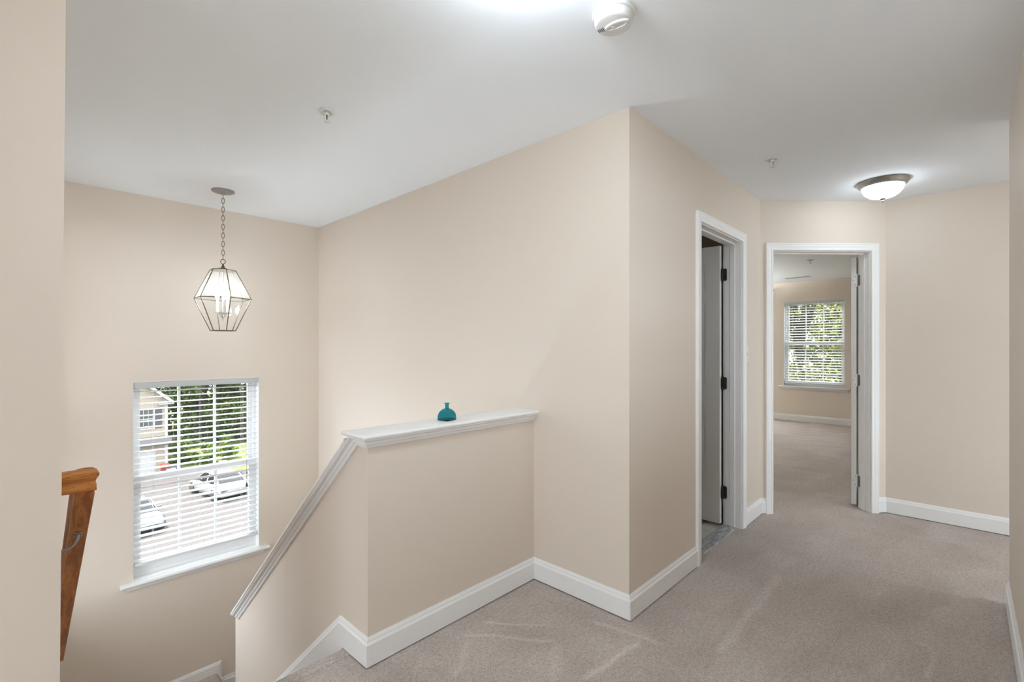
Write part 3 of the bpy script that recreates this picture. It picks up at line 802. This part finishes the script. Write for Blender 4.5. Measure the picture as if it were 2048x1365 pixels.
# ------------------------------------------------------------------ smoke detector
sx, sy = 1.418, .868
sm = thing('smoke_detector', 'round white smoke detector on the hall ceiling', 'smoke detector', (sx, sy, H))
MB().lathe([(.072, H), (.0725, H - .010), (.070, H - .016), (.064, H - .017)], (sx, sy, 0), 56).build('base_ring', M['plastic'], sm, smooth=True)
MB().lathe([(.064, H - .012), (.0655, H - .022), (.064, H - .036), (.060, H - .0415), (.053, H - .044), (.0, H - .0445)], (sx, sy, 0), 56, caps=False).build('cover', M['plastic'], sm, smooth=True)
va = math.radians(-80)
dv = Vector((math.cos(va), math.sin(va), 0)); pv = Vector((-dv.y, dv.x, 0)); c0 = Vector((sx, sy, H - .0445))
mb = MB()
ring = []
def pad(rx, ry, z, off):
    return [tuple(c0 + dv * (off + rx * math.cos(2 * PI * k / 28)) + pv * (ry * math.sin(2 * PI * k / 28)) + Vector((0, 0, z))) for k in range(28)]
mb.loft([pad(.044, .021, .002, .012), pad(.042, .019, -.004, .012), pad(.034, .014, -.005, .012), pad(.031, .0115, -.001, .010)], True, True)
mb.build('test_button', M['plastic'], sm, smooth=True)
mb = MB(); bc = c0 + dv * -.002
mb.lathe([(.0075, .0), (.007, -.004), (.004, -.0055)], tuple(bc), 18); mb.build('indicator_lens', M['plastic'], sm, smooth=True)
for k in range(4):
    q = c0 + dv * (-.036 - .006 * k) + Vector((0, 0, -.0002)); hl = .014 - .0012 * k
    MB().box((-.0009, -hl * .7, -.0006), (.0009, hl * .7, .0006), lambda a, b, z, q=q: tuple(q + dv * a + pv * b + Vector((0, 0, z)))).build('sound_slot', M['plastic_dark'], sm)

# ------------------------------------------------------------------ sprinkler heads
def sprinkler(loc, label, m1):
    root = thing('sprinkler_head', label, 'sprinkler', loc, 'ceiling sprinkler heads')
    x, y, z = loc
    MB().lathe([(.040, 0), (.041, -.004), (.036, -.008), (.026, -.0085), (.024, -.004), (.014, -.003)], loc, 36, caps=False).build('escutcheon', m1, root, smooth=True)
    mb = MB(); mb.lathe([(.013, 0), (.013, -.014), (.009, -.018)], loc, 20)
    for s in (-1, 1): mb.tube([(x + s * .009, y, z - .016), (x + s * .012, y, z - .028), (x + s * .004, y, z - .044)], .0026, 8)
    mb.tube([(x, y, z - .042), (x, y, z - .05)], .005, 10); mb.build('frame_arms', m1, root, smooth=True)
    mb = MB(); mb.tube([(x, y, z - .018), (x, y, z - .042)], .0028, 8); mb.build('fuse_bulb', M['black'], root)
    mb = MB(); mb.lathe([(.002, -.049), (.015, -.050), (.0155, -.0515), (.002, -.052)], loc, 24); mb.build('deflector', m1, root, smooth=True)
    return root
sprinkler((1.054, 2.237, H), 'white sprinkler head on the ceiling above the half wall', M['plastic'])
sprinkler((3.184, .844, H), 'white sprinkler head on the hall ceiling near the bathroom door', M['plastic'])
sprinkler((7.20, 1.46, H), 'sprinkler head on the bedroom ceiling', M['chrome'])

# bedroom ceiling vent
vr = thing('ceiling_vent', 'narrow white air vent in the bedroom ceiling', 'vent', (8.85, 1.98, H))
mb = MB(); mb.box((8.78, 1.79, H - .006), (8.80, 2.17, H)); mb.box((8.90, 1.79, H - .006), (8.92, 2.17, H)); mb.box((8.80, 1.79, H - .006), (8.90, 1.81, H)); mb.box((8.80, 2.15, H - .006), (8.90, 2.17, H)); mb.build('vent_frame', M['plastic'], vr)
mb = MB(); mb.box((8.80, 1.81, H - .001), (8.90, 2.15, H)); mb.build('duct_opening', M['plastic_dark'], vr)
mb = MB()
for k in range(6):
    xx = 8.808 + k * .0165; mb.add([(xx, 1.81, H - .006), (xx + .006, 1.81, H - .001), (xx + .006, 2.15, H - .001), (xx, 2.15, H - .006), (xx + .002, 1.81, H - .006), (xx + .008, 1.81, H - .001), (xx + .008, 2.15, H - .001), (xx + .002, 2.15, H - .006)], [(0, 1, 2, 3), (4, 5, 6, 7), (0, 1, 5, 4), (1, 2, 6, 5), (2, 3, 7, 6), (3, 0, 4, 7)])
mb.build('louvres', M['plastic'], vr)

# light switch beside the bathroom door
sw = thing('light_switch', 'white light switch plate between the bathroom and bedroom doors', 'light switch', (3.69, YD, 1.25))
MB().rbox((3.655, YD - .006, 1.185), (3.728, YD, 1.305), .003).build('switch_plate', M['plastic'], sw)
MB().rbox((3.686, YD - .012, 1.235), (3.697, YD - .005, 1.258), .002).build('toggle', M['plastic'], sw)

# curtain rod in the bedroom
rod = thing('curtain_rod', 'dark bedroom curtain rod with a ball end, beside the window', 'curtain rod', (XB, 2.50, 2.31))
MB().tube([(XB - .085, 2.52, 2.31), (XB - .085, 4.52, 2.31)], .0095, 14).build('rod', M['bronze'], rod, smooth=True)
for s, yy in ((-1, 2.52), (1, 4.52)):
    MB().tube([(XB - .085, yy, 2.31), (XB - .085, yy + s * .012, 2.31), (XB - .085, yy + s * .02, 2.31), (XB - .085, yy + s * .037, 2.31), (XB - .085, yy + s * .052, 2.31), (XB - .085, yy + s * .058, 2.31)], [.011, .011, .02, .027, .018, .003], 16).build('finial', M['bronze'], rod, smooth=True)
for yy in (2.62, 4.42):
    mb = MB(); mb.tube([(XB - .001, yy, 2.31), (XB - .085, yy, 2.31)], .007, 10); mb.tube([(XB - .0005, yy, 2.31), (XB - .006, yy, 2.31)], .025, 16); mb.build('rod_bracket', M['bronze'], rod, smooth=True)

# ------------------------------------------------------------------ teal bottle on the half wall
bx, by, bz = 1.447, 1.806, CAPZ
bt = thing('glass_bottle', 'small teal glass bottle standing on the half wall cap', 'bottle', (bx, by, bz))
def rsq(hw, z, rnd, rot=math.radians(8)):
    pts = []; n = 5; r = hw * rnd
    for q in range(4):
        cxq, cyq = ((1, 1), (-1, 1), (-1, -1), (1, -1))[q]
        for k in range(n):
            a = q * PI / 2 + k * PI / 2 / (n - 1)
            pts.append((cxq * (hw - r) + r * math.cos(a), cyq * (hw - r) + r * math.sin(a)))
    return [(bx + x * math.cos(rot) - y * math.sin(rot), by + x * math.sin(rot) + y * math.cos(rot), bz + z) for x, y in pts]
outer = [(.030, .0006, .12), (.0325, .003, .12), (.0330, .012, .12), (.0325, .022, .12), (.0305, .032, .14), (.027, .041, .2), (.0215, .049, .3), (.0155, .0545, .5), (.0105, .0575, .9), (.0095, .060, 1.0), (.0092, .068, 1.0), (.0094, .076, 1.0), (.0102, .079, 1.0), (.0148, .0815, 1.0), (.0152, .0835, 1.0), (.0140, .0845, 1.0)]
inner = [(.0075, .0838, 1.0), (.0068, .078, 1.0), (.0068, .062, 1.0), (.0085, .0555, .9), (.013, .0515, .5), (.0185, .0465, .3), (.024, .039, .2), (.0275, .031, .14), (.0290, .022, .12), (.0292, .012, .12), (.027, .0065, .12)]
mb = MB(); mb.loft([rsq(hw, z, r) for hw, z, r in outer + inner], True, True)
mb.build('bottle_body', M['teal'], bt, smooth=True)

# ------------------------------------------------------------------ oak handrail with its wall return and bracket
RX0, RX1, RY, RZ = XL, .182, 1.93, .932
hr = thing('handrail', 'oak stair handrail with a return into the left wall', 'handrail', (XL, RY, RZ))
# section: (across, below top)
hw = .029
def rail_sec(flip=1):
    right = [(0.0, 0.0), (.018, .0015), (.027, .007), (.029, .014), (.0265, .021), (.0225, .028), (.0205, .036), (.0205, .039), (.0225, .041), (.0230, .062)]
    return [(-a, b) for a, b in right[::-1]][:-1] + right
sec = rail_sec()
cxr = RX1 - hw
# sloping run: section kept square to the slope; starts at a plumb mitre with the return
m = MB()
SR = RISE / TREAD; pr_ = math.atan(SR)
def rl(y, zt): return [(cxr + a, y - b * math.sin(pr_), zt - b * math.cos(pr_)) for a, b in sec]
y0r = RY; y1r = 3.25
def rstart():   # cut vertically below the return
    return [(cxr + a, y0r, RZ - b / math.cos(pr_) - 0.0) for a, b in sec]
m.loft([rstart(), rl(y1r, RZ - SR * (y1r - y0r))], True, True)
m.build('rail', M['oak'], hr, smooth=True)
# level return into the wall, nearest to the hall
m = MB(); m.loft([[(x, RY - .000 - hw + a + .0, RZ - b) for a, b in sec] for x in (XL - .006,)] + [[(cxr + abs(a), RY - hw + a, RZ - b) for a, b in sec]], True, True)
m.build('rail_return', M['oak_return'], hr, smooth=True)
# bracket: saddle under the rail, bent arm, wall rose
def bracket(yb_):
    zt_ = RZ - SR * (yb_ - y0r) - .062 / math.cos(pr_)
    m = MB()
    m.rbox((cxr - .011, -.017, -.004), (cxr + .011, .017, .0), .0015, lambda x, y, z: (x, yb_ + y * math.cos(pr_) + z * math.sin(pr_), zt_ - y * math.sin(pr_) + z * math.cos(pr_) ))
    p = [(cxr, yb_ - .002, zt_ - .002), (cxr - .002, yb_ - .006, zt_ - .014), (cxr - .012, yb_ - .010, zt_ - .030), (cxr - .026, yb_ - .010, zt_ - .040), (XL - .006, yb_ - .010, zt_ - .046)]
    m.tube(p, .0052, 12)
    m.tube([(XL - .006, yb_ - .01, zt_ - .046), (XL + .004, yb_ - .01, zt_ - .046)], .027, 20)
    return m
bracket(2.135).build('rail_bracket', M['pewter'], hr, smooth=True)
bracket(3.10).build('rail_bracket', M['pewter'], hr, smooth=True)

# ------------------------------------------------------------------ outdoors (the ground lies well below this upper floor)
GZ = -8.5
def at(u, v, d):
    a = (u - CX) / F_PX
    return Vector((d * (math.cos(YAW) + a * math.sin(YAW)), d * (math.sin(YAW) - a * math.cos(YAW)), EYE - d * (v - CY) / F_PX))
struct('ground', MB().box((-60, -40, GZ - .2), (90, 120, GZ)), M['asphalt'])
lawn = MB()
lawn.prism([(5, 46.0), (11.3, 44.0), (12.3, 41.2), (34, 39.0), (60, 60), (60, 110), (5, 110)], lambda x, y: (x, y, GZ - .05), lambda x, y: (x, y, GZ + .06 + max(0, (y - 46)) * .012))
struct('lawn', lawn, M['grass'])
lawn = MB(); lawn.box((10.5, -30, GZ - .05), (60, 33, GZ + .05)); 
struct('lawn', lawn, M['grass'])
# stony bank between the cars and the lawn
bank = []
for k in range(16):
    px = 12.0 + k * 1.0 + random.uniform(-.2, .2); py = 40.6 - k * .1 + random.uniform(-.25, .25); r = random.uniform(.30, .44)
    mb = MB(); rings = []
    for i in range(7):
        t = -1 + 2 * i / 6; rr = math.sqrt(max(0.02, 1 - t * t))
        rings.append([(px + r * rr * math.cos(2 * PI * j / 9) * random.uniform(.8, 1.15), py + r * rr * .8 * math.sin(2 * PI * j / 9) * random.uniform(.8, 1.15), GZ + r * .55 + t * r * .62) for j in range(9)])
    mb.loft(rings, True, True); o = mb.build('boulder', M['rock'])
    tag(o, 'tan boulder in the row of rocks beyond the parked white car', 'rock', 'boulders edging the lawn')

def tree(name, label, base, height, rad, mat_leaf, n, leaf, crown_from, group, seed, squash=1.0, clumps=26):
    rnd = random.Random(seed); x, y, z = base
    root = thing(name, label, 'shrub' if 'shrub' in name else 'tree', base, group)
    tr = MB(); top = z + height * .86
    pts = [(x + rnd.uniform(-.12, .12) * k, y + rnd.uniform(-.12, .12) * k, z + (top - z) * k / 5) for k in range(6)]
    rt = max(.05, height * .018)
    tr.tube(pts, [rt * (1.1 - .17 * k) for k in range(6)], 9)
    cl = []
    zc0, zc1 = z + height * crown_from, z + height
    for k in range(clumps):
        t = (k + .5) / clumps; zz = zc0 + (zc1 - zc0) * t
        env = rad * math.sin(PI * min(1, .16 + .80 * t)) ** .7
        a = rnd.uniform(0, 2 * PI); q = env * math.sqrt(rnd.uniform(.15, 1)) * .75
        c = Vector((x + q * math.cos(a), y + q * math.sin(a) * squash, zz)); cl.append((c, rad * rnd.uniform(.26, .42)))
        if k % 3 == 0 and height > 3:
            b = Vector(pts[min(5, max(1, int(t * 4) + 1))]); tr.tube([b, (b + c) / 2 + Vector((0, 0, .1)), c], [rt * .45, rt * .3, rt * .12], 6)
    tr.build('trunk', M['bark'], root, smooth=True)
    V, Fc = [], []
    for i in range(n):
        c, r = cl[rnd.randrange(len(cl))]
        d = Vector((rnd.gauss(0, 1), rnd.gauss(0, 1), rnd.gauss(0, 1))).normalized()
        p = c + d * r * (rnd.uniform(.45, 1.05))
        nrm = (d + Vector((rnd.gauss(0, .7), rnd.gauss(0, .7), rnd.gauss(.5, .7)))).normalized()
        a1 = nrm.orthogonal().normalized(); a1 = (Matrix.Rotation(rnd.uniform(0, 6.28), 3, nrm) @ a1); b1 = nrm.cross(a1)
        s = leaf * rnd.uniform(.6, 1.3); o = len(V)
        V += [tuple(p - a1 * s), tuple(p - b1 * s * .5 + nrm * s * .12), tuple(p + a1 * s), tuple(p + b1 * s * .5 + nrm * s * .12)]
        Fc += [(o, o + 1, o + 2), (o, o + 2, o + 3)]
    fo = MB(); fo.v = V; fo.f = Fc
    fo.build('foliage', mat_leaf, root)
    return root
sp = [(7.2, 58.5, 10.5, 3.2), (10.6, 57.5, 11.5, 3.3), (13.2, 55.0, 10.2, 3.0), (16.0, 54.2, 11.0, 3.2), (18.9, 52.6, 11.5, 3.2), (22.3, 51.0, 10.5, 3.2), (12.2, 61.0, 13.5, 3.6), (17.4, 58.8, 13.0, 3.6), (15.0, 64.5, 15.5, 4.4)]
tl = ['leafy green tree closest to the cream house, beyond the lawn', 'leafy green tree just right of the cream house gable', 'broad green tree behind the bright green shrubs', 'leafy green tree in the middle of the stairwell window view', 'leafy green tree behind the right end of the lawn', 'leafy green tree at the right edge of the lawn', 'taller green tree behind the tree row, on its left', 'taller green tree behind the tree row, on its right', 'tallest and farthest green tree, behind the middle of the tree row']
for i, (x, y, hgt, r) in enumerate(sp):
    tree('leafy_tree', tl[i], (x, y, GZ), hgt, r, M['leaf'], 5200, .20, .06, 'trees beyond the parking lot', 20 + i)
ss = [(9.75, 47.4, 2.0, 1.1), (11.1, 46.0, 1.7, 1.0), (12.9, 46.6, 2.0, 1.0)]
sl = ['bright green shrub beside the cream house', 'low bright green shrub in the middle of the three by the lawn', 'bright green shrub at the edge of the lawn']
for i, (x, y, hgt, r) in enumerate(ss):
    tree('green_shrub', sl[i], (x, y, GZ), hgt, r, M['leaf_bright'], 1800, .12, .1, 'shrubs in front of the tree row', 50 + i, clumps=14)
bp = [(15.4, 5.4, 13.2, 2.6), (16.2, 1.1, 13.0, 2.6), (19.6, 3.9, 14.0, 3.0), (20.5, 8.4, 14.0, 2.8), (20.2, -1.2, 14.0, 2.8), (25.0, 6.9, 15.5, 3.6), (25.5, 2.4, 15.5, 3.6), (31.0, 4.9, 16.5, 4.4)]
bl = ['sunlit yellow green tree outside the bedroom window, on the left', 'sunlit yellow green tree outside the bedroom window, on the right', 'yellow green tree filling the middle of the bedroom window view', 'yellow green tree left of the bedroom window view', 'yellow green tree right of the bedroom window view', 'tall tree farther back, left of the bedroom window view', 'tall tree farther back, right of the bedroom window view', 'tallest and farthest tree outside the bedroom window']
for i, (x, y, hgt, r) in enumerate(bp):
    tree('leafy_tree', bl[i], (x, y, GZ), hgt, r, M['leaf_yellow'], 24000 if i < 3 else 14000, .062 if i < 3 else .13, .20, 'trees outside the bedroom', 70 + i, clumps=40)

# neighbouring house with a gable, shuttered window and garage
hx1, hyf = 8.35, 44.8
hs = thing('neighbour_house', 'cream sided house with a gable, shuttered window and garage, beyond the cars', 'house', (2.0, hyf, GZ))
eave = -2.75; hx0 = -4.5; ridge_x = (hx0 + hx1) / 2; ridge = eave + (hx1 - ridge_x) * .88
mb = MB(); mb.prism([(hx0, GZ), (hx1, GZ), (hx1, eave), (ridge_x, ridge), (hx0, eave)], lambda x, z: (x, hyf, z), lambda x, z: (x, hyf + 10, z)); mb.build('wall', M['siding'], hs)
mb = MB(); ov = .35
for sgn in (1, -1):
    xe = hx1 + ov if sgn > 0 else hx0 - ov; ze = eave - ov * .88
    mb.prism([(ridge_x, ridge), (xe, ze), (xe, ze + .22), (ridge_x, ridge + .24)], lambda x, z: (x, hyf - ov, z), lambda x, z: (x, hyf + 10.2, z))
mb.build('roof', M['shingle'], hs)
mb = MB()
for sgn in (1, -1):
    xe = hx1 + ov if sgn > 0 else hx0 - ov; ze = eave - ov * .88
    mb.prism([(ridge_x, ridge - .06), (xe, ze - .06), (xe, ze + .2), (ridge_x, ridge + .2)], lambda x, z: (x, hyf - ov - .04, z), lambda x, z: (x, hyf - ov, z))
mb.box((hx1 - .18, hyf - .03, GZ), (hx1 + .02, hyf, eave)); mb.box((hx1 - .6, hyf - ov, eave - .35), (hx1 + ov, hyf, eave - .28))
mb.build('fascia_trim', M['house_trim'], hs)
hwn = MB(); wx0, wx1, wz0, wz1 = 6.55, 7.45, -4.85, -3.45
hwn.box((wx0 - .1, hyf - .05, wz0 - .1), (wx0, hyf, wz1 + .1)); hwn.box((wx1, hyf - .05, wz0 - .1), (wx1 + .1, hyf, wz1 + .1)); hwn.box((wx0, hyf - .05, wz1), (wx1, hyf, wz1 + .1)); hwn.box((wx0, hyf - .05, wz0 - .1), (wx1, hyf, wz0)); hwn.box((wx0, hyf - .045, (wz0 + wz1) / 2 - .03), (wx1, hyf, (wz0 + wz1) / 2 + .03))
for k in (1, 2): hwn.box((wx0 + .3 * k - .015, hyf - .04, wz0), (wx0 + .3 * k + .015, hyf, wz1))
hw_ = hwn.build('window', M['house_trim'], hs)
MB().box((wx0, hyf - .02, wz0), (wx1, hyf, wz1)).build('pane', M['house_pane'], hw_)
for a, b in ((wx0 - .55, wx0 - .13), (wx1 + .13, wx1 + .55)):
    mb = MB(); mb.box((a, hyf - .05, wz0 - .05), (b, hyf, wz1 + .05))
    for k in range(12): mb.box((a + .05, hyf - .065, wz0 + .02 + k * .115), (b - .05, hyf - .05, wz0 + .08 + k * .115))
    mb.build('shutter', M['shutter'], hs)
mb = MB(); mb.prism([(hyf, -5.70), (hyf - .75, -6.15), (hyf - .75, -6.02), (hyf, -5.55)], lambda y, z: (hx0, y, z), lambda y, z: (hx1 + .2, y, z)); mb.build('garage_roof', M['shingle'], hs)
mb = MB(); mb.box((4.2, hyf - .04, GZ + .02), (7.6, hyf, -6.55))
for k in range(4):
    for q in range(6): mb.box((4.3 + q * .55, hyf - .055, GZ + .1 + k * .47), (4.75 + q * .55, hyf - .04, GZ + .44 + k * .47))
mb.build('garage_door', M['house_trim'], hs)
for (nm, mm, p0, p1, lb) in (('storage_bin', 'bin_red', (7.75, 43.6, GZ), (8.25, 44.1, GZ + .95), 'red bin standing by the garage of the cream house'), ('storage_bin', 'bin_blue', (8.3, 43.1, GZ), (8.75, 43.5, GZ + .7), 'blue bin standing by the garage of the cream house')):
    b = thing(nm, lb, 'bin', ((p0[0] + p1[0]) / 2, (p0[1] + p1[1]) / 2, GZ), 'bins by the garage')
    mb = MB(); mb.loft([[(p0[0] + k, p0[1] + k, z), (p1[0] - k, p0[1] + k, z), (p1[0] - k, p1[1] - k, z), (p0[0] + k, p1[1] - k, z)] for k, z in ((.06, p0[2]), (0, p1[2] - .06))], True, True); mb.build('body', M[mm], b)
    MB().rbox((p0[0] - .02, p0[1] - .02, p1[2] - .06), (p1[0] + .02, p1[1] + .02, p1[2]), .02).build('lid', M[mm], b)

def car(label, x, y, heading, paint_m, size=1.0):
    root = thing('parked_car', label, 'car', (0, 0, 0), 'cars in the parking lot')
    # along = forward; stations: (forward, half width, sill z, belt z)
    st = [(-2.22, .60, .42, .70), (-2.12, .78, .30, .86), (-1.7, .86, .24, .94), (-1.0, .90, .22, .93), (0, .90, .22, .90), (.8, .90, .22, .87), (1.5, .87, .22, .80), (1.95, .80, .24, .70), (2.2, .62, .32, .56), (2.26, .4, .4, .5)]
    rings = []
    for fx, hw_, z0, z1 in st:
        rings.append([(-hw_ * .9, fx, z0), (-hw_, fx, z0 + .12), (-hw_, fx, z0 + (z1 - z0) * .62), (-hw_ * .93, fx, z1 - .04), (-hw_ * .78, fx, z1), (hw_ * .78, fx, z1), (hw_ * .93, fx, z1 - .04), (hw_, fx, z0 + (z1 - z0) * .62), (hw_, fx, z0 + .12), (hw_ * .9, fx, z0)])
    MB().loft(rings, True, True).build('body', paint_m, root, smooth=True)
    gl = [(-1.72, .70, .93), (-1.05, .62, 1.34), (.0, .62, 1.39), (.35, .62, 1.33), (1.05, .74, .86)]
    mb = MB()
    def gr(fx, hw_, zt): return [(-max(hw_, .80) if zt > 1 else -hw_, fx, .86), (-hw_, fx, zt - .03), (-hw_ * .9, fx, zt), (hw_ * .9, fx, zt), (hw_, fx, zt - .03), (max(hw_, .80) if zt > 1 else hw_, fx, .86)]
    mb.loft([gr(*g_) for g_ in gl], True, True); mb.build('windows', M['car_glass'], root)
    mb = MB(); mb.loft([[(-.63, fx, z - .02), (-.56, fx, z + .02), (.56, fx, z + .02), (.63, fx, z - .02)] for fx, z in ((-1.1, 1.33), (-.5, 1.39), (.0, 1.40), (.38, 1.33))], True, True)
    for s in (-1, 1):
        mb.tube([(s * .62, -1.05, 1.33), (s * .74, -1.75, .92)], .05, 8); mb.tube([(s * .63, .36, 1.32), (s * .78, 1.05, .86)], .035, 8); mb.tube([(s * .65, -.45, 1.36), (s * .83, -.42, .90)], .04, 8)
    mb.build('roof', paint_m, root, smooth=True)
    for s in (-1, 1):
        for fx in (-1.32, 1.38):
            mb = MB(); mb.tube([(s * .70, fx, .32), (s * .72, fx, .32), (s * .89, fx, .32), (s * .91, fx, .32)], [.28, .32, .32, .29], 24); wl = mb.build('wheel', M['tyre'], root)
            mb = MB(); mb.tube([(s * .90, fx, .32), (s * .918, fx, .32)], [.22, .20], 20); mb.build('rim', M['rim'], wl)
        mb = MB(); mb.rbox((min(s * .48, s * .79), -2.235, .62), (max(s * .48, s * .79), -2.06, .78), .03); mb.build('taillight', M['taillight'], root)
        mb = MB(); mb.rbox((min(s * .80, s * 1.0), .72, .90), (max(s * .80, s * 1.0), .86, 1.02), .03); mb.build('side_mirror', paint_m, root)
    root.location = (x, y, GZ); root.rotation_euler = (0, 0, heading); root.scale = (size, size, size)
    return root
car('white car with a red taillight, parked right of centre in the lot', 9.56, 36.2, .15, M['car_white'], 1.12)
car('silver car facing the house, cut off by the left edge of the stairwell window', 4.55, 32.9, PI + .12, M['car_silver'], 1.08)
